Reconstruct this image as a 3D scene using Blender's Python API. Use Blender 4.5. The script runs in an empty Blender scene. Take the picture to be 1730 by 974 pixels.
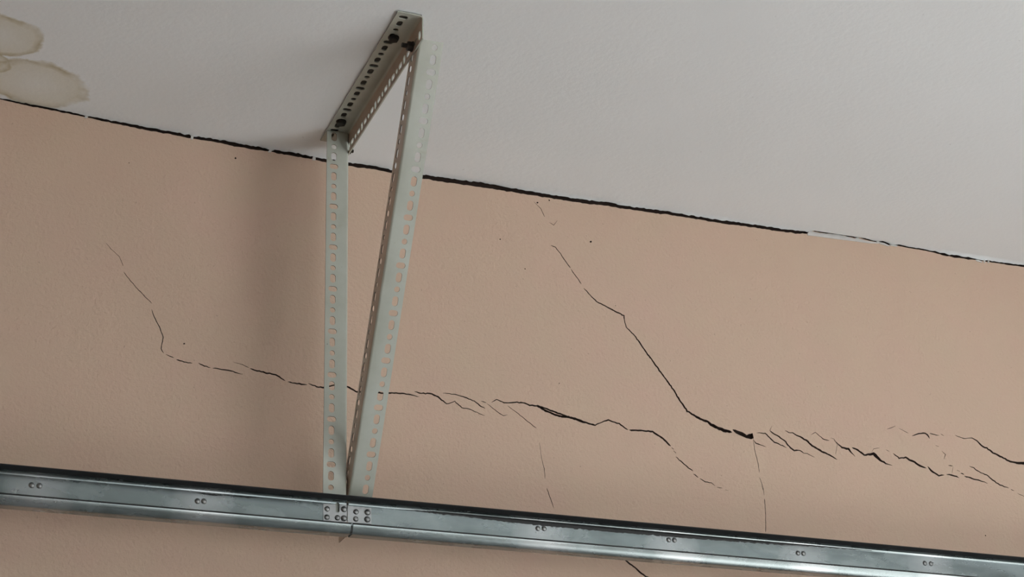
import bpy, bmesh, math, random
from mathutils import Vector, Matrix, noise
from mathutils.geometry import delaunay_2d_cdt

random.seed(7)
scene = bpy.context.scene
COL = scene.collection
H = 2.75                                   # ceiling height, metres
R = math.radians

# ------------------------------------------------------------------ camera
PX_W, PX_H, F_PX = 1730.0, 974.0, 2949.87
CAM = Vector((-0.7502, -2.73, H - 1.4924))
YAW, PITCH, ROLL = 0.3822, 0.4113, -0.022
fw = Vector((math.sin(YAW) * math.cos(PITCH), math.cos(YAW) * math.cos(PITCH), math.sin(PITCH)))
rt0 = Vector((math.cos(YAW), -math.sin(YAW), 0.0))
up0 = rt0.cross(fw)
rt = rt0 * math.cos(ROLL) + up0 * math.sin(ROLL)
up = up0 * math.cos(ROLL) - rt0 * math.sin(ROLL)
cd = bpy.data.cameras.new('camera')
cd.sensor_fit = 'HORIZONTAL'; cd.sensor_width = 36.0; cd.lens = F_PX * 36.0 / PX_W
cd.clip_start = 0.05; cd.clip_end = 200
cam = bpy.data.objects.new('camera', cd); COL.objects.link(cam)
m = Matrix((rt, up, -fw)).transposed().to_4x4(); m.translation = CAM
cam.matrix_world = m
scene.camera = cam

# ------------------------------------------------------------------ world, daylight through the openings, exposure
world = bpy.data.worlds.new('overcast_sky'); scene.world = world
world.use_nodes = True
bg = world.node_tree.nodes['Background']
bg.inputs[0].default_value = (0.89, 0.95, 1.0, 1); bg.inputs[1].default_value = 1.0
vs = scene.view_settings
vs.view_transform = 'Standard'; vs.look = 'None'; vs.gamma = 1.0; vs.use_curve_mapping = False
vs.exposure = 1.38

sl = bpy.data.lights.new('sun', 'SUN'); sl.energy = 15.0; sl.angle = math.radians(1.5); sl.color = (1.0, 0.985, 0.96)
sun = bpy.data.objects.new('sun', sl); COL.objects.link(sun)
sun.rotation_euler = Vector((-1.0, 0.12, -1.75)).to_track_quat('-Z', 'Y').to_euler()      # low sun falling in through the gateway onto the floor

# room extents and openings: (room is a garage; wide window behind the viewer, gateway on the right)
XL, XR, YF = -2.6, 3.0, -3.9
WIN = (0.15, 2.1, 0.9, 2.4)               # x0 x1 z0 z1 in the front wall
GATE = (-3.85, -1.75, 0.0, 2.4)              # y0 y1 z0 z1 in the right wall

def portal(name, loc, rot, sx, sy):
    l = bpy.data.lights.new(name, 'AREA'); l.shape = 'RECTANGLE'; l.size = sx; l.size_y = sy
    l.cycles.is_portal = True
    o = bpy.data.objects.new(name, l); COL.objects.link(o); o.location = loc; o.rotation_euler = rot
portal('window_daylight', ((WIN[0] + WIN[1]) / 2, YF - 0.1, (WIN[2] + WIN[3]) / 2), (R(90), 0, 0), WIN[1] - WIN[0], WIN[3] - WIN[2])
portal('gateway_daylight', (XR + 0.1, (GATE[0] + GATE[1]) / 2, (GATE[2] + GATE[3]) / 2), (R(90), 0, R(90)), GATE[1] - GATE[0], GATE[3] - GATE[2])

# ------------------------------------------------------------------ materials
class NT:
    def __init__(s, name):
        s.m = bpy.data.materials.new(name); s.m.use_nodes = True
        s.t = s.m.node_tree; s.b = s.t.nodes['Principled BSDF']
    def n(s, typ, **kw):
        nd = s.t.nodes.new(typ)
        for k, v in kw.items():
            if k.startswith('i_'): nd.inputs[k[2:].replace('_', ' ')].default_value = v
            elif k.startswith('n_'): nd.inputs[int(k[2:])].default_value = v
            else: setattr(nd, k, v)
        return nd
    def l(s, a, b): s.t.links.new(a, b)
    def coord(s): return s.n('ShaderNodeTexCoord').outputs['Object']
    def noise(s, scale, detail=4, rough=0.55, vec=None, dist=0.0):
        nd = s.n('ShaderNodeTexNoise'); nd.inputs['Scale'].default_value = scale
        nd.inputs['Detail'].default_value = detail; nd.inputs['Roughness'].default_value = rough
        nd.inputs['Distortion'].default_value = dist
        s.l(vec or s.coord(), nd.inputs['Vector']); return nd.outputs['Fac']
    def ramp(s, fac, stops):
        nd = s.n('ShaderNodeValToRGB'); e = nd.color_ramp.elements
        while len(e) < len(stops): e.new(0.5)
        for el, (p, c) in zip(e, stops): el.position = p; el.color = (*c, 1) if len(c) == 3 else c
        s.l(fac, nd.inputs[0]); return nd.outputs[0]
    def mix(s, fac, a, b, mode='MIX'):
        nd = s.n('ShaderNodeMix', data_type='RGBA', blend_type=mode)
        for v, i in ((fac, 0), (a, 6), (b, 7)):
            if isinstance(v, (int, float)): nd.inputs[i].default_value = v
            elif isinstance(v, tuple): nd.inputs[i].default_value = (*v, 1)
            else: s.l(v, nd.inputs[i])
        return nd.outputs[2]
    def math(s, op, a, b=0.0, c=0.0, clamp=False):
        nd = s.n('ShaderNodeMath', operation=op, use_clamp=clamp)
        for v, i in ((a, 0), (b, 1), (c, 2)):
            if isinstance(v, (int, float)): nd.inputs[i].default_value = v
            else: s.l(v, nd.inputs[i])
        return nd.outputs[0]
    def bump(s, h, strength, dist, prev=None):
        nd = s.n('ShaderNodeBump'); nd.inputs['Strength'].default_value = strength; nd.inputs['Distance'].default_value = dist
        s.l(h, nd.inputs['Height'])
        if prev is not None: s.l(prev, nd.inputs['Normal'])
        return nd.outputs['Normal']
    def out(s, col=None, rough=None, nrm=None, metal=None, spec=None):
        for v, k in ((col, 'Base Color'), (rough, 'Roughness'), (nrm, 'Normal'), (metal, 'Metallic'), (spec, 'Specular IOR Level')):
            if v is None: continue
            if isinstance(v, (int, float)): s.b.inputs[k].default_value = v
            elif isinstance(v, tuple): s.b.inputs[k].default_value = (*v, 1)
            else: s.l(v, s.b.inputs[k])
        return s.m

def plain(name, col, rough=0.7, metal=0.0, var=0.12, scale=30.0):
    t = NT(name); f = t.noise(scale, 4)
    c = t.ramp(f, [(0.3, tuple(v * (1 - var) for v in col)), (0.7, tuple(min(1, v * (1 + var)) for v in col))])
    return t.out(c, rough, None, metal)

def mat_wall():
    t = NT('pink_wall_paint')
    c = t.ramp(t.noise(2.2, 3, 0.5), [(0.3, (0.595, 0.425, 0.338)), (0.5, (0.605, 0.445, 0.345)), (0.7, (0.615, 0.437, 0.350))])
    c = t.mix(t.ramp(t.noise(9, 4, 0.6), [(0.35, (0, 0, 0)), (0.75, (1, 1, 1))]), c, (0.59, 0.455, 0.345))
    sp = t.ramp(t.noise(120, 2, 0.5), [(0.71, (0, 0, 0)), (0.77, (1, 1, 1))])
    c = t.mix(t.math('MULTIPLY', sp, 0.45), c, (0.30, 0.21, 0.17))
    n1 = t.bump(t.noise(150, 4, 0.55), 0.46, 0.004)
    n2 = t.bump(t.noise(420, 2, 0.5), 0.16, 0.0015, n1)
    return t.out(c, 0.85, n2, None, 0.25)

STAINS = [  # x, y, radius x, radius y, on the ceiling plane
    (-0.615, -0.215, 0.075, 0.068), (-0.535, -0.075, 0.088, 0.086), (-0.640, -0.120, 0.060, 0.045)]
def mat_ceiling():
    t = NT('white_ceiling_paint')
    co = t.coord()
    base = t.ramp(t.noise(3.0, 3, 0.5, co), [(0.3, (0.85, 0.895, 0.915)), (0.7, (0.875, 0.915, 0.935))])
    wob = t.math('MULTIPLY', t.math('SUBTRACT', t.noise(15, 4, 0.6, co), 0.5), 0.55)
    brk = t.ramp(t.noise(16, 3, 0.6, co), [(0.36, (0.15, 0.15, 0.15)), (0.62, (1, 1, 1))])
    sx = t.n('ShaderNodeSeparateXYZ'); t.l(co, sx.inputs[0])
    ringf = None; fillf = None
    for (x, y, a, b) in STAINS:
        dx = t.math('DIVIDE', t.math('SUBTRACT', sx.outputs[0], x), a)
        dy = t.math('DIVIDE', t.math('SUBTRACT', sx.outputs[1], y), b)
        d = t.math('SQRT', t.math('ADD', t.math('MULTIPLY', dx, dx), t.math('MULTIPLY', dy, dy)))
        d = t.math('ADD', d, wob)
        ring = t.ramp(d, [(0.0, (0, 0, 0)), (0.74, (0.08, 0.08, 0.08)), (0.92, (1, 1, 1)), (1.0, (0, 0, 0))])
        fill = t.ramp(d, [(0.0, (0.55, 0.55, 0.55)), (0.8, (1, 1, 1)), (1.0, (0, 0, 0))])
        ringf = ring if ringf is None else t.math('MAXIMUM', ringf, ring)
        fillf = fill if fillf is None else t.math('MAXIMUM', fillf, fill)
    c = t.mix(t.math('MULTIPLY', fillf, 0.40), base, (0.66, 0.59, 0.38))
    c = t.mix(t.math('MULTIPLY', t.math('MULTIPLY', ringf, brk), 0.72), c, (0.38, 0.31, 0.11))
    sp = t.ramp(t.noise(90, 2, 0.5, co), [(0.77, (0, 0, 0)), (0.81, (1, 1, 1))])
    c = t.mix(t.math('MULTIPLY', sp, 0.25), c, (0.35, 0.33, 0.30))
    n1 = t.bump(t.noise(110, 3, 0.5, co), 0.14, 0.004)
    n2 = t.bump(t.noise(2.4, 2, 0.4, co), 0.12, 0.05, n1)
    return t.out(c, 0.8, n2, None, 0.25)

def mat_angle(name, lo, hi):
    t = NT(name)
    c = t.ramp(t.noise(14, 4, 0.6), [(0.3, lo), (0.65, hi)])
    grime = t.ramp(t.noise(38, 5, 0.7, dist=0.6), [(0.60, (0, 0, 0)), (0.80, (1, 1, 1))])
    c = t.mix(t.math('MULTIPLY', grime, 0.45), c, (0.34, 0.29, 0.20))
    chip = t.ramp(t.noise(150, 3, 0.6), [(0.745, (0, 0, 0)), (0.765, (1, 1, 1))])
    c = t.mix(chip, c, (0.06, 0.05, 0.04))
    t.b.inputs['IOR'].default_value = 1.6
    return t.out(c, 0.30, t.bump(t.noise(60, 3), 0.08, 0.002), 0.0, 0.6)

PATCH_X = [-0.478, -0.228, 0.345, 0.588, 0.846, 1.112, 1.40, -0.72, -0.99]
def mat_galv():
    t = NT('galvanised_steel')
    co = t.coord()
    mp = t.n('ShaderNodeMapping'); mp.inputs['Scale'].default_value = (0.45, 1, 1); t.l(co, mp.inputs[0])
    f = t.noise(26, 5, 0.6, mp.outputs[0], 0.4)
    c = t.ramp(f, [(0.25, (0.16, 0.19, 0.19)), (0.5, (0.225, 0.262, 0.262)), (0.75, (0.295, 0.335, 0.335))])
    sx = t.n('ShaderNodeSeparateXYZ'); t.l(co, sx.inputs[0])
    wob = t.math('MULTIPLY', t.math('SUBTRACT', t.noise(30, 3, 0.5, co), 0.5), 0.03)
    pf = None
    for x in PATCH_X:                       # whitish zinc bloom around each rivet pair
        d = t.math('ABSOLUTE', t.math('ADD', t.math('SUBTRACT', sx.outputs[0], x), wob))
        k = t.math('SUBTRACT', 1.0, t.math('DIVIDE', d, 0.052), clamp=True)
        pf = k if pf is None else t.math('MAXIMUM', pf, k)
    pf = t.math('POWER', pf, 0.6)
    c = t.mix(t.math('MULTIPLY', pf, 0.7), c, (0.45, 0.47, 0.475))
    dirt = t.ramp(t.noise(45, 5, 0.7, mp.outputs[0]), [(0.62, (0, 0, 0)), (0.8, (1, 1, 1))])
    c = t.mix(t.math('MULTIPLY', dirt, 0.5), c, (0.12, 0.12, 0.11))
    r = t.math('ADD', t.math('MULTIPLY', f, 0.16), 0.19)
    return t.out(c, r, t.bump(t.noise(10, 3, 0.5, mp.outputs[0]), 0.12, 0.006), 0.92)

M = {
    'wall': mat_wall(), 'ceil': mat_ceiling(), 'angle': mat_angle('grey_green_steel_paint', (0.395, 0.415, 0.355), (0.46, 0.49, 0.435)),
    'brown': mat_angle('brownish_flange_tone', (0.44, 0.355, 0.28), (0.52, 0.43, 0.35)), 'galv': mat_galv(),
    'cut_edge': plain('dark_cut_edge', (0.15, 0.12, 0.095), 0.8, 0.0, 0.3, 120),
    'core': plain('shade_dark_masonry', (0.032, 0.018, 0.013), 0.95),  # kept very dark so the colour carries the shade in cracks
    'wallin': plain('crack_side_shade', (0.055, 0.032, 0.024), 0.95),  # crack sides, shade put into the colour
    'white': plain('bare_white_plaster', (0.60, 0.59, 0.57), 0.85, 0, 0.06, 60),
    'bolt': plain('bolt_steel_and_slot_shade', (0.030, 0.026, 0.022), 0.5, 0.4),  # bolts; also the painted shade behind the ceiling angle's slots
    'zinc': plain('zinc_rivet', (0.30, 0.31, 0.305), 0.38, 0.8, 0.15, 90),
    'plate': plain('bright_zinc_plate', (0.50, 0.52, 0.52), 0.45, 0.5, 0.08, 40),
    'dark': plain('dark_painted_steel', (0.016, 0.018, 0.020), 0.9, 0.0),
    'grease': plain('black_grease_and_shade', (0.012, 0.013, 0.013), 0.55, 0.0, 0.3, 80),  # grease streaks; also the painted shade on the lip and seam
    'cement': plain('bare_grey_cement', (0.30, 0.285, 0.265), 0.9, 0, 0.1, 3),
    'bounce_brown': plain('brown_bounce_wall', (0.46, 0.27, 0.155), 0.7, 0, 0.15, 6),
    'floor': plain('concrete_floor', (0.38, 0.385, 0.39), 0.85, 0, 0.1, 2),
    'ground': plain('asphalt_driveway', (0.28, 0.28, 0.28), 0.9, 0, 0.08, 1),
    'frame': plain('white_window_frame', (0.7, 0.7, 0.68), 0.5),
}

# ------------------------------------------------------------------ mesh helpers
def link(name, me, mat=None, parent=None):
    o = bpy.data.objects.new(name, me); COL.objects.link(o)
    if mat is not None and me is not None and not me.materials: me.materials.append(M[mat])
    if parent is not None: o.parent = parent
    return o
def from_bm(name, bm, mat, parent=None, smooth=None):
    me = bpy.data.meshes.new(name); bm.normal_update(); bm.to_mesh(me); bm.free()
    if smooth:
        me.shade_smooth(); me.set_sharp_from_angle(angle=R(smooth))
    return link(name, me, mat, parent)
def tag(o, label=None, cat=None, kind=None, group=None):
    for k, v in (('label', label), ('category', cat), ('kind', kind), ('group', group)):
        if v: o[k] = v
    return o
def box(bm, x0, x1, y0, y1, z0, z1):
    v = [bm.verts.new((x, y, z)) for z in (z0, z1) for y in (y0, y1) for x in (x0, x1)]
    for f in ((0, 2, 3, 1), (4, 5, 7, 6), (0, 1, 5, 4), (2, 6, 7, 3), (0, 4, 6, 2), (1, 3, 7, 5)):
        bm.faces.new([v[i] for i in f])
def ray(u, v): return fw + rt * ((u - PX_W / 2) / F_PX) - up * ((v - PX_H / 2) / F_PX)
def on_plane(u, v, axis, val):
    d = ray(u, v); return CAM + d * ((val - CAM[axis]) / d[axis])

# ------------------------------------------------------------------ measured traces (read off the photograph, laid on the wall plane)
def Z(ox, oy, s, pts): return [(ox + p[0] / s, oy + p[1] / s, p[2]) for p in pts]
A = lambda p: Z(150, 400, 3.478, p)
B = lambda p: Z(620, 600, 3.747, p)
Cc = lambda p: Z(900, 640, 3.36, p)
D = lambda p: Z(880, 320, 3.248, p)
E = lambda p: Z(1130, 660, 4.87, p)
G = lambda p: Z(1400, 680, 4.87, p)
K = lambda p: Z(900, 800, 3.46, p)
TH = lambda p: Z(520, 440, 3.746, p)
CRACKS = [
 A([(100,35,.3),(130,70,.5),(180,115,.6),(203,172,.5)]), A([(205,205,.6),(235,245,.9),(285,303,.9),(340,360,.9),(372,390,.7)]),
 A([(370,425,.7),(385,475,1.2),(415,525,1.2),(438,590,1.3),(430,625,1.1),(424,658,1.2),(440,682,1.1)]),
 A([(452,688,.7),(500,710,1.2)]), A([(515,720,1.4),(560,733,1.6),(608,742,1.2)]), A([(645,740,1.3),(680,757,1.4),(715,768,.8)]),
 A([(728,770,1),(780,777,1.7),(820,782,1.8),(860,795,1.5),(905,806,.4)]), A([(850,735,.3),(905,750,.7),(940,767,1)]),
 A([(948,772,1.4),(990,785,1.8),(1050,800,2),(1100,808,2),(1130,828,1.8),(1155,845,1)]),
 A([(1170,850,1.4),(1210,860,1.8),(1250,864,2),(1283,868,1.2)]),
 A([(1290,860,1.2),(1340,880,2),(1385,884,2.2)]) + TH([(105,802,2.2),(180,786,2),(252,797,2.2),(305,828,2.4),(400,832,2.2),(505,838,2.2),(600,840,2),(650,848,1.7),(705,862,.5)]),
 B([(300,228,.8),(330,238,1.8),(410,242,2.2),(450,262,2),(505,306,1.6),(530,300,1.2),(555,290,1.3),(600,330,1.4),(650,340,1.2),(745,382,.6)]),
 B([(480,238,.6),(550,245,1.2),(620,265,1.5),(680,290,1.5),(715,316,1.6),(748,337,.8)]), B([(722,289,.8),(755,300,1.1)]),
 B([(760,305,.6),(830,360,1),(865,382,.8),(890,376,.4)]), B([(890,318,.5),(960,370,.8),(1020,420,.9),(1072,460,.9)]),
 B([(788,296,.8),(820,280,1.3),(880,302,1.6),(950,296,1.8),(1000,302,2),(1030,315,2),(1075,318,2.2),(1130,350,2.4),(1210,382,2.6),(1310,398,2.4),(1380,427,2.4)])
   + Cc([(20,148,2.2),(80,182,2.3),(140,208,2.4),(240,222,2.2),(295,245,2.4),(355,260,2.2),(380,248,1.5),(430,232,2),(490,252,2),(542,288,1.6)]),
 Cc([(548,288,2),(610,290,2.3),(680,298,2.4),(730,330,2.5),(784,380,2)]), Cc([(788,388,1.5),(800,398,1.8)]), Cc([(800,406,1.8),(814,420,2)]),
 Cc([(812,440,1),(850,475,1.6),(910,522,1.3)]), Cc([(912,538,1.2),(940,558,1.2)]), Cc([(948,563,1),(980,583,1.2),(1015,588,.8),(1035,605,.7)]),
 Cc([(1045,612,.8),(1075,618,.9)]), Cc([(1092,628,.7),(1112,633,.7)]),
 B([(1092,550,.3),(1105,650,.5),(1122,720,.7),(1128,780,.5)]), B([(1138,840,.8),(1160,900,.9),(1182,965,.5)]),
 D([(70,65,.3),(110,105,.6),(130,150,.6)]), D([(155,180,.4),(180,195,.7),(200,170,.4)]), D([(165,305,1.1),(190,316,1),(205,335,.9),(235,378,1.1),(272,430,1)]),
 D([(275,436,.9),(310,485,1.1),(332,518,1)]),
 D([(345,540,1.1),(380,580,1.3),(415,615,1.5),(430,622,1.5),(500,658,1.8),(565,692,1.8),(568,715,1.2),(578,752,1.2),(610,785,1.6),(650,835,1.9),(690,895,1.9)])
   + E([(45,0,2),(85,70,2.1),(150,165,2.2),(230,215,3),(320,255,3.2),(345,275,4.2),(400,300,4.4),(450,322,5),(518,340,3)]),
 E([(525,318,2.5),(560,335,5),(600,355,5.4),(640,376,5.2),(694,370,7.5)]) + ['blunt'],
 E([(722,346,.6),(760,345,1.2),(795,350,1.6),(830,385,1.6),(870,420,1.6),(935,450,1.3),(970,468,.5)]),
 E([(850,285,.4),(830,325,.6),(845,340,1.6),(920,385,1.8),(960,415,1.8),(1000,470,1.9),(1030,490,2),(1080,488,1.4),(1112,510,1),(1138,516,1),(1200,545,.4)]),
 E([(955,325,.8),(985,340,1.1),(1020,345,1.4),(1080,378,2.3),(1130,405,2.5),(1180,450,2.4),(1260,500,2.6),(1320,525,2),(1385,565,1.2)]),
 E([(1170,360,.7),(1205,340,.7),(1240,370,.8),(1280,400,1.3),(1320,408,.9)]), E([(1330,385,.4),(1360,395,.5),(1385,440,.5),(1372,520,.4)]),
 E([(698,405,.9),(715,428,1.4),(740,435,1.4),(802,461,.5)]), E([(695,385,.5),(705,480,.6),(735,600,.6),(745,670,.7)]), E([(745,710,.5),(775,790,.6),(784,860,.5)]),
 K([(1335,60,.4),(1350,100,.5)]), K([(1354,145,.9),(1359,195,.8),(1362,240,.7),(1362,340,.8)]),
 G([(40,305,.4),(75,335,1.1),(110,370,2.6),(165,378,3),(190,410,1.7),(218,443,.5)]),
 G([(192,368,1.6),(240,390,2.4),(290,430,2.4),(340,424,3),(368,418,4.6),(410,460,3.6),(470,498,2),(525,516,.5)]),
 G([(355,405,.5),(370,378,.6),(420,370,.4)]), G([(470,385,.5),(500,400,.7)]),
 G([(530,415,1.2),(580,455,2),(635,450,2.4),(690,480,2.6),(750,515,2.6),(803,537,1.5)]), G([(815,522,1.5),(840,555,2.6),(905,597,2.2),(950,594,1.2)]),
 G([(970,589,1.2),(1010,593,2),(1050,605,1.8),(1074,618,.5)]), G([(985,515,1.1),(1020,520,1.2)]), G([(1024,525,.4),(1015,580,.4)]),
 G([(1055,555,1),(1080,563,1)]), G([(1086,578,1.4),(1115,590,1.4)]), G([(1118,602,1.8),(1180,622,2),(1250,642,1.6),(1312,663,.4)]),
 G([(480,216,.7),(520,202,.8),(548,190,.7)]), G([(575,208,.4),(655,250,.6)]), G([(685,272,1.2),(740,255,1.9),(795,248,2),(812,262,2),(830,294,1)]),
 G([(832,250,1.8),(870,262,1.3),(910,268,.6)]), G([(920,255,.5),(948,272,.6)]), G([(880,350,.8),(905,360,.9)]), G([(930,395,.5),(962,425,.9),(948,465,.4)]),
 G([(1040,265,.6),(1110,295,1),(1145,290,.7),(1180,286,1.3),(1220,310,1.8),(1270,362,2.2),(1300,372,2),(1350,410,2.4),(1410,440,2.4),(1480,475,2.4),(1550,493,2.8),(1620,500,4.5),(1700,530,4),(1790,590,3)]),
 G([(1158,520,1),(1195,535,1.4),(1240,568,1.2),(1300,595,1.5),(1350,635,1.7),(1410,675,1.7),(1482,702,1)]), G([(1498,710,.8),(1526,724,.8)]), G([(1555,745,.6),(1607,768,.5),(1660,790,.4)]),
 Z(1000, 900, 8.65, [(455,368,1.8),(520,420,2),(580,470,2.1),(650,520,2.2),(700,570,2.2),(790,635,2.2),(960,700,2),(1160,860,1.6)]),
]
SPOTS = [(398,267,1.5),(311,580,1.5),(998,408,1.8),(845,404,1.2),(908,342,1.6),(928,338,1.5),(887,454,1.0),(218,275,.8),(1665,904,1.0),(945,647,.8),(1040,516,.7)]

def crack_poly(tr):
    blunt = tr[-1] == 'blunt'
    if blunt: tr = tr[:-1]
    pts = []
    for (a, b) in zip(tr[:-1], tr[1:]):
        L = math.hypot(b[0] - a[0], b[1] - a[1]); n = max(1, int(L / 3.2))
        for i in range(n):
            k = i / n; pts.append([a[j] + (b[j] - a[j]) * k for j in range(3)])
    pts.append(list(tr[-1]))
    for i in range(1, len(pts) - 1):
        w = pts[i][2]
        pts[i][0] += random.uniform(-.3, .3) * min(1.2, w); pts[i][1] += random.uniform(-.42, .42) * min(1.4, w)
    Lf, Rt = [], []
    for i, p in enumerate(pts):
        a = pts[max(0, i - 1)]; b = pts[min(len(pts) - 1, i + 1)]
        tx, ty = b[0] - a[0], b[1] - a[1]; l = math.hypot(tx, ty) or 1
        nx, ny = -ty / l, tx / l
        w = p[2] * 0.58
        e = 0.35 if (i == 0 or (i == len(pts) - 1 and not blunt)) else 1
        Lf.append((p[0] + nx * w * e * random.uniform(.75, 1.25), p[1] + ny * w * e * random.uniform(.75, 1.25)))
        Rt.append((p[0] - nx * w * e * random.uniform(.75, 1.25), p[1] - ny * w * e * random.uniform(.75, 1.25)))
    return Lf + Rt[::-1]

# joint between wall and ceiling: centre line and opening (pixels)
def Zg(ox, oy, s, pts): return [(ox + p[0] / s, oy + p[1] / s, p[2] / s) for p in pts]
GAP = (Zg(0,140,3.089,[(-300,25,4),(0,83,6),(60,95,8),(150,115,10),(250,133,10),(330,150,10),(430,170,10),(450,176,3),(470,180,10),(560,198,12),(620,210,13),(700,225,15),(800,245,16),(900,262,15),(990,280,16),(1003,283,6),(1020,286,15),(1110,298,15),(1200,316,18),(1300,335,18),(1400,350,13),(1415,353,7),(1440,358,17),(1530,372,17),(1620,388,15),(1638,393,9),(1660,398,16),(1700,405,17)])
  + Zg(520,200,3.746,[(260,290,21),(400,308,22),(530,335,20),(640,352,20)])
  + Zg(700,260,2.883,[(40,110,19),(120,122,21),(220,137,21),(330,150,23),(430,168,20),(550,188,19),(700,212,17),(830,232,18),(940,243,19),(1000,255,15),(1100,270,16),(1180,280,18),(1250,290,14),(1300,298,14),(1400,314,14)])
  + Zg(1200,320,3.264,[(0,168,16),(100,183,17),(200,195,17),(300,210,17),(400,225,16),(480,235,15),(530,238,12),(545,236,3),(556,216,6),(575,222,18),(610,231,14),(680,240,11),(740,249,12),(800,265,7),(812,262,3),(822,256,14),(850,271,6),(905,286,5),(930,288,8),(960,291,15),(990,303,8),(1010,306,2),(1035,306,8),(1100,320,6),(1170,330,7),(1250,348,9),(1310,362,13),(1400,375,12),(1455,383,11),(1475,388,4),(1490,391,6),(1512,393,3),(1525,394,10),(1545,397,7),(1640,410,9),(1730,422,9),(2100,478,8),(2400,520,6)]))
def gap_at(u):
    for a, b in zip(GAP[:-1], GAP[1:]):
        if a[0] <= u <= b[0]:
            k = (u - a[0]) / max(1e-6, b[0] - a[0]); return a[1] + (b[1] - a[1]) * k, a[2] + (b[2] - a[2]) * k
    return (GAP[0][1], GAP[0][2]) if u < GAP[0][0] else (GAP[-1][1], GAP[-1][2])
up_c, lo_c = [], []
u = GAP[0][0] + 1
while u < GAP[-1][0]:
    c, w = gap_at(u)
    j = min(1.0, w / 4)
    a = on_plane(u, c - w / 2 + j * (noise.noise((u * .12, 3, 0)) * 1.5 + random.uniform(-.6, .6)), 1, 0.0)
    b = on_plane(u, c + w / 2 + j * (noise.noise((u * .10, 9, 0)) * 1.3 + random.uniform(-.45, .45)), 1, 0.0)
    up_c.append((a.x, a.z)); lo_c.append((b.x, min(b.z, a.z - 0.0004)))
    u += 4.0
up_c = [(XL, up_c[0][1])] + up_c + [(XR, up_c[-1][1])]
lo_c = [(XL, lo_c[0][1])] + lo_c + [(XR, lo_c[-1][1])]

# ------------------------------------------------------------------ the room
def cdt_sheet(outer, holes, extra_edges=()):
    """2D constrained triangulation of outer minus holes -> verts, tris"""
    vs, es = [], []
    def ring(poly):
        s = len(vs); vs.extend(Vector(p) for p in poly); n = len(poly)
        es.extend((s + i, s + (i + 1) % n) for i in range(n))
    ring(outer)
    for h in holes: ring(h)
    for a, b in extra_edges:
        s = len(vs); vs.extend((Vector(a), Vector(b))); es.append((s, s + 1))
    V, Ed, F, ov, oe, of = delaunay_2d_cdt(vs, es, [], 0, 1e-7)
    polys = [(min(p[0] for p in h), max(p[0] for p in h), min(p[1] for p in h), max(p[1] for p in h), h) for h in [outer] + list(holes)]
    def inside(pl, x, y):
        if not (pl[0] <= x <= pl[1] and pl[2] <= y <= pl[3]): return False
        h = pl[4]; wn = 0
        for (ax, ay), (bx, by) in zip(h, h[1:] + h[:1]):
            if (ay <= y) != (by <= y):
                if ax + (y - ay) / (by - ay) * (bx - ax) > x: wn += 1 if by > ay else -1
        return wn != 0
    keep = []
    for f in F:
        f = tuple(f)
        cx = sum(V[i][0] for i in f) / 3; cy = sum(V[i][1] for i in f) / 3
        if inside(polys[0], cx, cy) and not any(inside(p, cx, cy) for p in polys[1:]): keep.append(f)
    return V, keep

def boundary(tris):
    cnt = {}
    for t in tris:
        for i in range(3):
            a, b = t[i], t[(i + 1) % 3]; cnt.setdefault((min(a, b), max(a, b)), []).append((a, b))
    return [v[0] for v in cnt.values() if len(v) == 1]

holes = []
for tr in CRACKS:
    holes.append([(q.x, q.z) for q in (on_plane(px, py, 1, 0.0) for px, py in crack_poly(tr))])
for (px, py, r) in SPOTS:
    holes.append([(q.x, q.z) for q in (on_plane(px + r * math.cos(a) * random.uniform(.7, 1.2), py + r * math.sin(a) * random.uniform(.7, 1.2), 1, 0.0) for a in [k * math.tau / 7 for k in range(7)])])
outer = [(XL, 0.0), (XR, 0.0)] + lo_c[::-1]
V, T = cdt_sheet(outer, holes)
bm = bmesh.new()
fv = [bm.verts.new((v[0], 0.0, v[1])) for v in V]
bv = {}
def back(i):
    if i not in bv: bv[i] = bm.verts.new((V[i][0], 0.011, V[i][1]))
    return bv[i]
for t in T:
    try: f = bm.faces.new([fv[i] for i in t])
    except ValueError: pass
for a, b in boundary(T):
    try:
        f = bm.faces.new((fv[b], fv[a], back(a), back(b))); f.material_index = 1
    except ValueError: pass
for f in bm.faces:
    if f.material_index == 0 and f.normal.length == 0: f.normal_update()
bm.normal_update()
for f in list(bm.faces):
    if f.material_index == 0 and f.normal.y > 0: f.normal_flip()
for v in [v for v in bm.verts if not v.link_faces]: bm.verts.remove(v)
wall_back = from_bm('wall_back', bm, 'wall')
wall_back.data.materials.append(M['wallin'])
tag(wall_back, 'pink stucco wall with long branching cracks behind the metal track', 'wall', 'structure')
bm = bmesh.new(); box(bm, XL - .2, XR + .2, 0.011, 0.22, -0.1, H + 0.26)
tag(from_bm('masonry_core', bm, 'core', wall_back), 'masonry behind the cracks, coloured dark for the shade inside')

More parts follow.
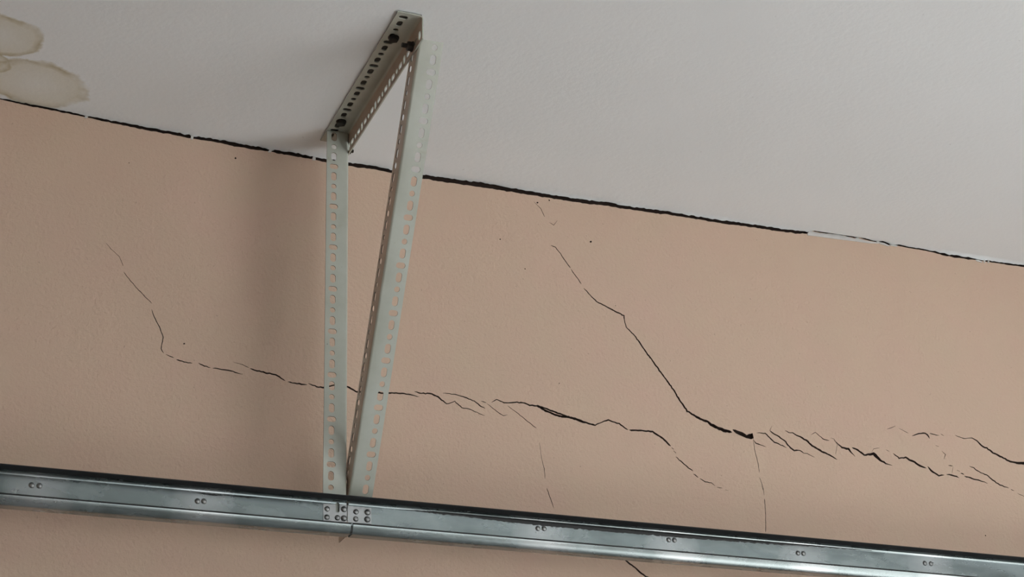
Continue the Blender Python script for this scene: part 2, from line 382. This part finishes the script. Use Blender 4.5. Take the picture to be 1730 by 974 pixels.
# ceiling: uneven edge at the wall, flat beyond
bm = bmesh.new()
n = len(up_c)
import numpy as np
xs_ = np.array([p[0] for p in up_c[1:-1]]); zs_ = np.array([p[1] for p in up_c[1:-1]])
cf = np.polyfit(xs_, zs_, 4)
sm = [float(np.polyval(cf, min(max(p[0], xs_[0]), xs_[-1]))) + 0.0004 for p in up_c]
rows = [[(x, 0.0, z) for x, z in up_c], [(up_c[i][0], -0.008, sm[i]) for i in range(n)],
        [(up_c[i][0], -0.012, sm[i] + (H - sm[i]) * 0.01) for i in range(n)],
        [(up_c[i][0], -0.25, H + (sm[i] - H) * 0.45) for i in range(n)], [(x, -0.7, H) for x, z in up_c], [(x, YF, H) for x, z in up_c]]
rows.insert(0, [(x, 0.0, H + 0.03) for x, z in up_c])
grid = [[bm.verts.new(p) for p in r] for r in rows]
for r0, r1 in zip(grid[:-1], grid[1:]):
    for i in range(n - 1): bm.faces.new((r0[i], r0[i + 1], r1[i + 1], r1[i]))
bm.normal_update()
for f in bm.faces:
    if f.normal.z > 0.3: f.normal_flip()
ceiling = from_bm('ceiling', bm, 'ceil', None, 40)
tag(ceiling, 'white painted ceiling with a brown water stain at the upper left', 'ceiling', 'structure')
bm = bmesh.new(); box(bm, XL - .2, XR + .2, YF - .2, 0.011, H + 0.03, H + 0.26)
from_bm('roof_slab', bm, 'core', ceiling)

# plaster flakes still bridging the joint
def flake(poly, dy=0.0035, off=0.0, mat='white'):
    P = [on_plane(px, py, 1, off - 0.0015) for px, py in poly]
    bm = bmesh.new()
    a = [bm.verts.new(p) for p in P]; b = [bm.verts.new(p + Vector((0, dy, 0.0004))) for p in P]
    bm.faces.new(a); bm.faces.new(b[::-1])
    for i in range(len(P)): bm.faces.new((a[i], b[i], b[(i + 1) % len(P)], a[(i + 1) % len(P)]))
    bmesh.ops.recalc_face_normals(bm, faces=bm.faces)
    return from_bm('plaster_flake', bm, mat, ceiling)
S1 = lambda pts: [(1330 + x / 8.65, 360 + y / 8.65) for x, y in pts]
S2 = lambda pts: [(x / 3.089, 140 + y / 3.089) for x, y in pts]
flake(S1([(298,296),(345,232),(372,268),(470,288),(620,300),(740,308),(870,338),(985,372),(1040,340),(1052,370),(1120,392),(1220,412),(1330,425),(1345,440),(1200,436),(1000,408),(800,384),(620,362),(430,335),(300,320)]), mat='white')
flake(S1([(1300,412),(1335,398),(1350,420),(1420,434),(1470,458),(1500,474),(1480,480),(1380,452)]), mat='white')
flake(S1([(1500,455),(1600,468),(1615,486),(1510,474)]))
flake(S2([(996,292),(999,272),(1008,268),(1012,276),(1008,290),(1003,296)]))
flake(S2([(1398,360),(1408,346),(1424,338),(1432,348),(1420,352),(1412,362)]))
flake(S2([(1630,402),(1634,384),(1640,380),(1648,392),(1646,404)]))
flake(S2([(440,180),(448,170),(460,176),(452,184)]))
S4 = lambda pts: [(1200 + x / 3.264, 320 + y / 3.264) for x, y in pts]
flake(S4([(1462,386),(1480,388),(1500,396),(1498,402),(1470,394)]))
flake(S4([(1510,386),(1516,386),(1516,404),(1510,402)])); flake(S4([(1534,386),(1539,388),(1537,406),(1532,402)]))

def struct(name, bm, mat, label, cat): return tag(from_bm(name, bm, mat), label, cat, 'structure')
bm = bmesh.new(); box(bm, XL - .2, XR + .2, YF - .2, 0.2, -0.1, 0.0)
struct('floor', bm, 'floor', 'grey concrete floor of the garage', 'floor')
bm = bmesh.new(); box(bm, XL - .2, XL, YF - .2, 0.0, 0.0, H)
struct('wall_left', bm, 'bounce_brown', 'unseen left side wall, coloured brown to tint the bounced light', 'wall')  # out of view; brown chosen to tint light bounced onto the flanges
bm = bmesh.new()
x0, x1, z0, z1 = WIN
box(bm, XL, x0, YF - .2, YF, 0, H); box(bm, x1, XR, YF - .2, YF, 0, H); box(bm, x0, x1, YF - .2, YF, 0, z0); box(bm, x0, x1, YF - .2, YF, z1, H)
struct('wall_front', bm, 'cement', 'grey wall with a wide window opposite the cracked wall', 'wall')
bm = bmesh.new()
y0, y1, z0, z1 = GATE
box(bm, XR, XR + .2, YF - .2, y0, 0, H); box(bm, XR, XR + .2, y1, 0.0, 0, H); box(bm, XR, XR + .2, y0, y1, z1, H)
struct('wall_right', bm, 'cement', 'grey side wall with the open garage gateway', 'wall')
bm = bmesh.new()
x0, x1, z0, z1 = WIN
for a in (x0, (x0 + x1) / 2 - .025, x1 - .05): box(bm, a, a + .05, YF - .13, YF - .07, z0, z1)
box(bm, x0, x1, YF - .13, YF - .07, z0, z0 + .05); box(bm, x0, x1, YF - .13, YF - .07, z1 - .05, z1)
struct('window_1', bm, 'frame', 'white frame of the wide window opposite the cracked wall', 'window')
bm = bmesh.new(); box(bm, -40, 40, -40, 40, -0.3, -0.1)
struct('ground', bm, 'ground', 'grey asphalt driveway outside the garage', 'ground')

# ------------------------------------------------------------------ bent sheet metal with punched holes
def slot(cu, cv, hu, hv, seg=5):
    """rounded slot centred (cu,cv), half sizes hu,hv"""
    r = min(hu, hv) * 0.94; pts = []
    for q, (sx, sy) in enumerate(((1, 1), (-1, 1), (-1, -1), (1, -1))):
        for k in range(seg):
            a = (q + k / (seg - 1)) * math.pi / 2
            pts.append((cu + sx * (hu - r) + r * math.cos(a), cv + sy * (hv - r) + r * math.sin(a)))
    out = []
    for p in pts:
        if not out or math.hypot(p[0] - out[-1][0], p[1] - out[-1][1]) > 1e-5: out.append(p)
    if math.hypot(out[0][0] - out[-1][0], out[0][1] - out[-1][1]) < 1e-5: out.pop()
    return out
def bent_sheet(name, path, length, holes, t, origin, ax_a, ax_b, ax_d, mat, parent, v0=0.0, ends=None, edge_mat=None, split=None):
    """path: 2D points (a,b) of the sheet's visible side; sheet has thickness t on the side to the left of travel"""
    P = [Vector(p) for p in path]; S = [0.0]
    for a, b in zip(P[:-1], P[1:]): S.append(S[-1] + (b - a).length)
    seg_n = []
    for a, b in zip(P[:-1], P[1:]):
        d = (b - a).normalized(); seg_n.append(Vector((-d.y, d.x)))
    nv = [seg_n[0]] + [((x + y) / (1 + x.dot(y))) for x, y in zip(seg_n[:-1], seg_n[1:])] + [seg_n[-1]]
    def at(s):
        for i in range(len(P) - 1):
            if s <= S[i + 1] + 1e-9 or i == len(P) - 2:
                k = (s - S[i]) / (S[i + 1] - S[i]); k = max(0, min(1, k))
                if k < 1e-4: nn = nv[i]
                elif k > 1 - 1e-4: nn = nv[i + 1]
                else: nn = seg_n[i] if (0 < k < 1) else nv[i]
                return P[i].lerp(P[i + 1], k), nn
    W = S[-1]; v1 = v0 + length
    outer = ends or [(0, v0), (W, v0), (W, v1), (0, v1)]
    ex = [((s, v0), (s, v1)) for s in S[1:-1]]
    if ends is None:
        outer = [(s, v0) for s in S] + [(s, v1) for s in S[::-1]]
    V, T = cdt_sheet(outer, holes, ex)
    bm = bmesh.new(); f0, f1 = [], []
    for v in V:
        p, nn = at(v[0]); q = p + nn * t
        f0.append(bm.verts.new(origin + ax_a * p.x + ax_b * p.y + ax_d * v[1]))
        f1.append(bm.verts.new(origin + ax_a * q.x + ax_b * q.y + ax_d * v[1]))
    for tr in T:
        fa = bm.faces.new([f0[i] for i in tr]); fb = bm.faces.new([f1[i] for i in tr[::-1]])
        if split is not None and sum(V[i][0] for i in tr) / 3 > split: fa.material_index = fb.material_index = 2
    for a, b in boundary(T):
        f = bm.faces.new((f0[b], f0[a], f1[a], f1[b]))
        if edge_mat: f.material_index = 1  # cut edges and hole rims take a darker colour
    for v in [v for v in bm.verts if not v.link_faces]: bm.verts.remove(v)
    bmesh.ops.recalc_face_normals(bm, faces=bm.faces)
    o = from_bm(name, bm, mat, parent, 35)
    if edge_mat or split is not None: o.data.materials.append(M[edge_mat or mat])
    if split is not None: o.data.materials.append(M['brown'])  # second flange takes a browner colour
    return o

FW = 0.040      # flange width
TK = 0.0016
def l_path(r=0.0045, n=5, w=FW):
    """flange 1 from (-w,0) to corner (0,0), bend, flange 2 to (0,w)"""
    pts = [(-w, 0.0)]
    for k in range(n + 1):
        a = -math.pi / 2 + (math.pi / 2) * k / n
        pts.append((-r + r * math.cos(a), r + r * math.sin(a)))
    pts.append((0.0, w)); return pts
LP = l_path()
LS = sum(math.hypot(b[0] - a[0], b[1] - a[1]) for a, b in zip(LP[:-1], LP[1:]))
def angle_holes(length, first, phase, pitch=0.0194, edge=0.0130, both=True):
    hs = []; v = first; k = phase
    while v < length - 0.009:
        for c in ((edge, LS - edge) if both else (edge,)):
            if k % 4 == 0: hs.append(slot(c, v, 0.0046, 0.0046))
            elif k % 4 == 2: hs.append(slot(c, v, 0.0076, 0.0048))
            else: hs.append(slot(c, v, 0.0048, 0.0080))
        v += pitch; k += 1
    return hs

def lathe(bm, prof, seg, M4):
    rings = []
    for (r, h) in prof:
        rings.append([bm.verts.new(M4 @ Vector((r * math.cos(k * math.tau / seg), r * math.sin(k * math.tau / seg), h))) for k in range(seg)] if r > 1e-6 else [bm.verts.new(M4 @ Vector((0, 0, h)))])
    for a, b in zip(rings[:-1], rings[1:]):
        for k in range(seg):
            if len(a) > 1 and len(b) > 1: bm.faces.new((a[k], a[(k + 1) % seg], b[(k + 1) % seg], b[k]))
            elif len(b) == 1 and len(a) > 1: bm.faces.new((a[k], a[(k + 1) % seg], b[0]))
            elif len(a) == 1 and len(b) > 1: bm.faces.new((a[0], b[(k + 1) % seg], b[k]))
def axis_m(loc, d):
    q = Vector((0, 0, 1)).rotation_difference(Vector(d).normalized()); m4 = q.to_matrix().to_4x4(); m4.translation = loc; return m4
def hex_bolt(name, loc, d, parent, head=0.0085, hh=0.006, washer=0.0115, shank=0.0, sr=0.004, mat='bolt'):
    """washer on the surface at loc, hex head standing along d, then an optional protruding threaded end"""
    bm = bmesh.new(); m4 = axis_m(loc, d)
    lathe(bm, [(0, -0.0005), (washer, -0.0005), (washer, 0.0014), (0, 0.0014)], 20, m4)
    lathe(bm, [(0, 0.0014), (head, 0.0014), (head, hh + 0.0008), (head * .86, hh + 0.0016), (0, hh + 0.0016)], 6, m4)
    if shank:
        prof = [(0, hh)]; h = hh
        while h < hh + shank: prof += [(sr, h), (sr * .86, h + .0006)]; h += .0012
        prof += [(sr * .8, h), (0, h)]; lathe(bm, prof, 12, m4)
    bmesh.ops.recalc_face_normals(bm, faces=bm.faces)
    return from_bm(name, bm, mat, parent, 30)

X, Y, Zv = Vector((1, 0, 0)), Vector((0, 1, 0)), Vector((0, 0, 1))
YP, LEAN, ZB = -0.1091, 0.0084, -0.6641
YN, YB, ZBT = -0.5117, -0.4905, -0.0319
hang = bpy.data.objects.new('hanger_bracket', None); COL.objects.link(hang)
tag(hang, 'pale grey slotted steel angle bracket bolted to the ceiling with a slanting brace', 'bracket')
hang.empty_display_size = 0.1

# ceiling angle: flat flange under the ceiling, hanging flange on its right.  visible (inner) side is below / left
# path a = +x, b = -z, sheet lies above/right of the visible side
clen = abs(YN - (-0.066))
cpath = [(-FW, 0.0)] + [(-.0045 + .0045 * math.sin(k * math.pi / 10), .0045 - .0045 * math.cos(k * math.pi / 10)) for k in range(6)] + [(0.0, FW)]
ca_h = angle_holes(clen, 0.013, 2, 0.0194)
# thickness must go away from the inner side: inner side is the path here, use negative thickness
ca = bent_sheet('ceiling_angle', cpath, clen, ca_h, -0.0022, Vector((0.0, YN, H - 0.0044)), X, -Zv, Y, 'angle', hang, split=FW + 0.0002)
tag(ca, 'slotted angle lying flat along the ceiling')
def bolt_ceiling(px, py):
    p = on_plane(px, py, 2, H - 0.0044); return hex_bolt('ceiling_bolt', p, (0, 0, -1), ca, 0.0082, 0.0052, 0.0090)
tag(bolt_ceiling(665, 63), 'blackened hex bolt at the near end'); tag(bolt_ceiling(576.5, 205), 'blackened hex bolt beside the post')
bm = bmesh.new(); box(bm, -FW + 0.0015, 0.0, YN + 0.002, -0.068, H - 0.0021, H - 0.0002)  # added dark strip, colours in the shade seen through the slots
tag(from_bm('slot_shade_strip', bm, 'bolt', ca), 'added dark strip painting the shade behind the slots')

# post: front flange facing the room, second flange going back to the wall at its right edge
ptop = Vector((0.0, YP, H - 0.0048)); pend_z = -0.7335
pdir = Vector((LEAN, 0.0, ZB)).normalized()
plen = abs(pend_z + 0.0048) / abs(pdir.z)
pa = (X - pdir * X.dot(pdir)).normalized()
post = bent_sheet('post_angle', LP, plen, angle_holes(plen, 0.0115, 3, 0.01935), TK, ptop, pa, Y, pdir, 'angle', hang, edge_mat='cut_edge', split=FW + 0.0002)
tag(post, 'upright slotted angle reaching down behind the track')

# brace: front flange to the right, second flange going back at its left edge
btop = Vector((0.0026, YB, H + ZBT)); bbot = Vector((0.0026 + LEAN, YP, H + ZB))
bdir = (bbot - btop).normalized(); blen = (bbot - btop).length + 0.045
ba = (-X + bdir * X.dot(bdir)).normalized()          # from free edge (right) to corner (left)
bb = bdir.cross(ba).normalized()
if bb.y < 0: bb = -bb
# path starts at the free edge on the right (a=-FW) and ends on the back flange
brace = bent_sheet('brace_angle', LP, blen, angle_holes(blen, 0.0100, 0, 0.0194), TK, btop, ba, bb, bdir, 'angle', hang, edge_mat='cut_edge', split=FW + 0.0002)
tag(brace, 'slanting slotted angle brace, brighter front face')

# bolts of the joints (axis along x)
pj = on_plane(697, 79, 0, 0.0)
tag(hex_bolt('joint_bolt', pj, (-1, 0, 0), ca, 0.0085, 0.0075, 0.0088, 0.010, 0.0042), 'black nut with the bolt end sticking out')
tag(hex_bolt('joint_bolt', Vector((0.0022, YP + 0.016, H - 0.030)), (1, 0, 0), post, 0.0065, 0.005, 0.008, 0.006, 0.0035), 'bolt end beside the post top')
hex_bolt('joint_bolt', Vector((LEAN + 0.0046, YP + 0.027, H - 0.690)), (1, 0, 0), brace, 0.0075, 0.006, 0.009)

# ------------------------------------------------------------------ the galvanised track
trk = bpy.data.objects.new('garage_door_track', None); COL.objects.link(trk)
tag(trk, 'long galvanised steel garage door track in front of the pink wall', 'track')
YW = -0.1125; ZT = H - 0.6765            # web's visible face, underside of the top flange
RX0, RJ, RX1 = -2.3, 0.0085, 2.75
def arc(cx, cz, r, a0, a1, n=5): return [(cx + r * math.cos(R(a0 + (a1 - a0) * k / n)), cz + r * math.sin(R(a0 + (a1 - a0) * k / n))) for k in range(n + 1)]
# profile in (d toward the room, z); from the top flange's near edge round to the rolled bottom lip
DP = 0.030
prof = ([(0.026, 0.0)] + arc(0.006, -0.006, 0.006, 90, 180) + arc(0.005, -0.0545, 0.005, 180, 270) + [(0.019, -0.0592)]
        + arc(0.0200, -0.0562, 0.0034, 280, 318, 3) + [(0.0264, -0.0524), (0.0279, -0.0462)])
slot_x, slot_z = on_plane(570, 857, 1, YW).x, on_plane(570, 857, 1, YW).z - ZT
web_s0 = 0.020 + 0.006 * math.pi / 2     # arclength where the straight web starts (z=-0.006)
def web_u(z): return web_s0 + (-0.006 - z)
def rail(x0, x1, hs, label):
    o = bent_sheet('rail', prof, x1 - x0, hs, -0.0016, Vector((0, YW, ZT)), -Y, Zv, X, 'galv', trk, v0=x0)
    return tag(o, label)
rail_l = rail(RX0, RJ - 0.0018, [slot(web_u(slot_z), slot_x, 0.0085, 0.0034)], 'left length of galvanised rail')
rail_r = rail(RJ + 0.0018, RX1, [], 'right length of galvanised rail')
# dark steel angle carried along the top of the rail
bent_sheet('top_angle', [(0.0305, -0.0012), (0.0305, 0.0004), (-0.0005, 0.0012), (-0.0005, 0.004)], RX1 - RX0 - 0.05, [], 0.0012, Vector((0, YW, ZT)), -Y, Zv, X, 'dark', trk, v0=RX0 + 0.02)

def lip_shade_bead(x0, x1, parent):  # added dark bead, paints the shadow line of the groove
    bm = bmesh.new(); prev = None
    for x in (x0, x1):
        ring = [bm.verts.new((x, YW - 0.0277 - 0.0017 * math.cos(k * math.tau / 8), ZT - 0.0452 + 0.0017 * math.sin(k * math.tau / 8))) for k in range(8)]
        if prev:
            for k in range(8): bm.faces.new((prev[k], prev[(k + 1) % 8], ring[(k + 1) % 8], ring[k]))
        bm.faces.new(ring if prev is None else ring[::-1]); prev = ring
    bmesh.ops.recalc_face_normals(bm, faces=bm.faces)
    return tag(from_bm('lip_shade_bead', bm, 'grease', parent, 50), 'added dark bead painting the groove shadow on the lower lip')
lip_shade_bead(RX0, RJ - 0.0018, rail_l); lip_shade_bead(RJ + 0.0018, RX1, rail_r)

def rivet_mesh(r, h):
    bm = bmesh.new(); lathe(bm, [(r * 1.05, 0), (r, h * .25), (r * .85, h * .65), (r * .5, h * .93), (0, h)], 16, Matrix.Identity(4))
    bmesh.ops.recalc_face_normals(bm, faces=bm.faces)
    me = bpy.data.meshes.new('rivet'); bm.to_mesh(me); bm.free(); me.shade_smooth(); me.materials.append(M['zinc']); return me
RV = rivet_mesh(0.0044, 0.0024)
RVL = rivet_mesh(0.0050, 0.0034)
def rivet(me, px, py, parent, off=0.0):
    p = on_plane(px, py, 1, YW - off); o = link('rivet', me, None, parent); o.matrix_world = axis_m(p, (0, -1, 0)); return o
for (px, py) in ((53.5, 819), (66.6, 820), (333.7, 846), (344.4, 846.3)): rivet(RV, px, py, rail_l)
for (px, py) in ((908.7, 892), (919, 892.2), (1129.7, 911.3), (1139.2, 911.8), (1348, 933.6), (1357.3, 934.3), (1562.4, 950.8), (1572.8, 951.5)): rivet(RV, px, py, rail_r)

bm = bmesh.new(); box(bm, RJ - 0.0016, RJ + 0.0016, YW - 0.0262, YW - 0.002, ZT - 0.0585, ZT - 0.0475)  # dark filler added to paint the shade of the open seam
tag(from_bm('seam_shade_block', bm, 'grease', rail_l), 'added dark block painting the shade in the lower lip seam')
# joint plates over the splice
def joint_plate(pxs, parent, hs=()):
    c = [on_plane(px, py, 1, YW) for px, py in pxs]
    V, T = cdt_sheet([(q.x, q.z) for q in c], hs)
    bm = bmesh.new()
    f0 = [bm.verts.new((v[0], YW - 0.0013, v[1])) for v in V]; f1 = [bm.verts.new((v[0], YW - 0.0001, v[1])) for v in V]
    for t in T: bm.faces.new([f0[i] for i in t]); bm.faces.new([f1[i] for i in t[::-1]])
    for a, b in boundary(T): bm.faces.new((f0[b], f0[a], f1[a], f1[b]))
    for v in [v for v in bm.verts if not v.link_faces]: bm.verts.remove(v)
    bmesh.ops.recalc_face_normals(bm, faces=bm.faces)
    return from_bm('joint_plate', bm, 'plate', parent)
jp_l = joint_plate([(546, 851), (585.6, 852), (585.8, 885), (546, 881)], rail_l, [slot(slot_x, slot_z + ZT, 0.0034, 0.0085)])
jp_r = joint_plate([(587, 854), (627, 858), (627, 885), (587, 882)], rail_r)
for (px, py, big) in ((552.6, 859, 0), (552.4, 873, 0), (581.2, 859.5, 1), (570, 874, 0), (581, 875, 1)): rivet(RVL if big else RV, px, py, rail_l, 0.0013)
for (px, py, big) in ((601.4, 864, 0), (601, 876, 0), (620.7, 864.8, 1), (620.4, 876.8, 1)): rivet(RVL if big else RV, px, py, rail_r, 0.0013)

# ragged streaks of old grease on the upper web
def grease(tr, parent):
    """tr: list of (px, top, bottom) pixels on the web"""
    bm = bmesh.new(); top, bot = [], []
    px = tr[0][0]
    while px <= tr[-1][0]:
        for a, b in zip(tr[:-1], tr[1:]):
            if a[0] <= px <= b[0]:
                k = (px - a[0]) / (b[0] - a[0]); t = a[1] + (b[1] - a[1]) * k; bt = a[2] + (b[2] - a[2]) * k; break
        h = bt - t; j = min(1.0, h / 4)
        t += j * (random.uniform(-.5, .4)); bt += j * (noise.noise((px * .13, 1, 5)) * 1.6 + random.uniform(-.6, .6)); bt = max(bt, t + .25)
        top.append(on_plane(px, t, 1, YW - 0.0003)); bot.append(on_plane(px, bt, 1, YW - 0.0003)); px += 2.5
    rings = []
    for a, b in zip(top, bot):
        mid = (a + b) / 2 + Vector((0, -0.0006, 0))
        rings.append([bm.verts.new(p) for p in (a, mid, b)])
    for r0, r1 in zip(rings[:-1], rings[1:]):
        for k in range(2): bm.faces.new((r0[k], r1[k], r1[k + 1], r0[k + 1]))
    return from_bm('grease_streak', bm, 'grease', parent)
grease([(332, 831.5, 832), (345, 832.5, 834.5), (360, 834, 836.8), (375, 835, 836), (395, 836.6, 837.6), (420, 838.2, 840.6), (440, 839.5, 840)], rail_l)
grease([(668, 859.5, 860), (700, 861, 862.5), (730, 863, 866.5), (780, 867, 871.5), (820, 870, 876.5), (860, 873, 881.5), (900, 876.5, 886), (950, 881, 890.5), (1000, 885.5, 895), (1050, 890, 899.5), (1100, 895, 903.5), (1160, 900.5, 908.5), (1230, 907.5, 913.5), (1300, 913.5, 918.5), (1370, 919, 922.5), (1420, 923.5, 926), (1475, 929, 930.2)], rail_r)
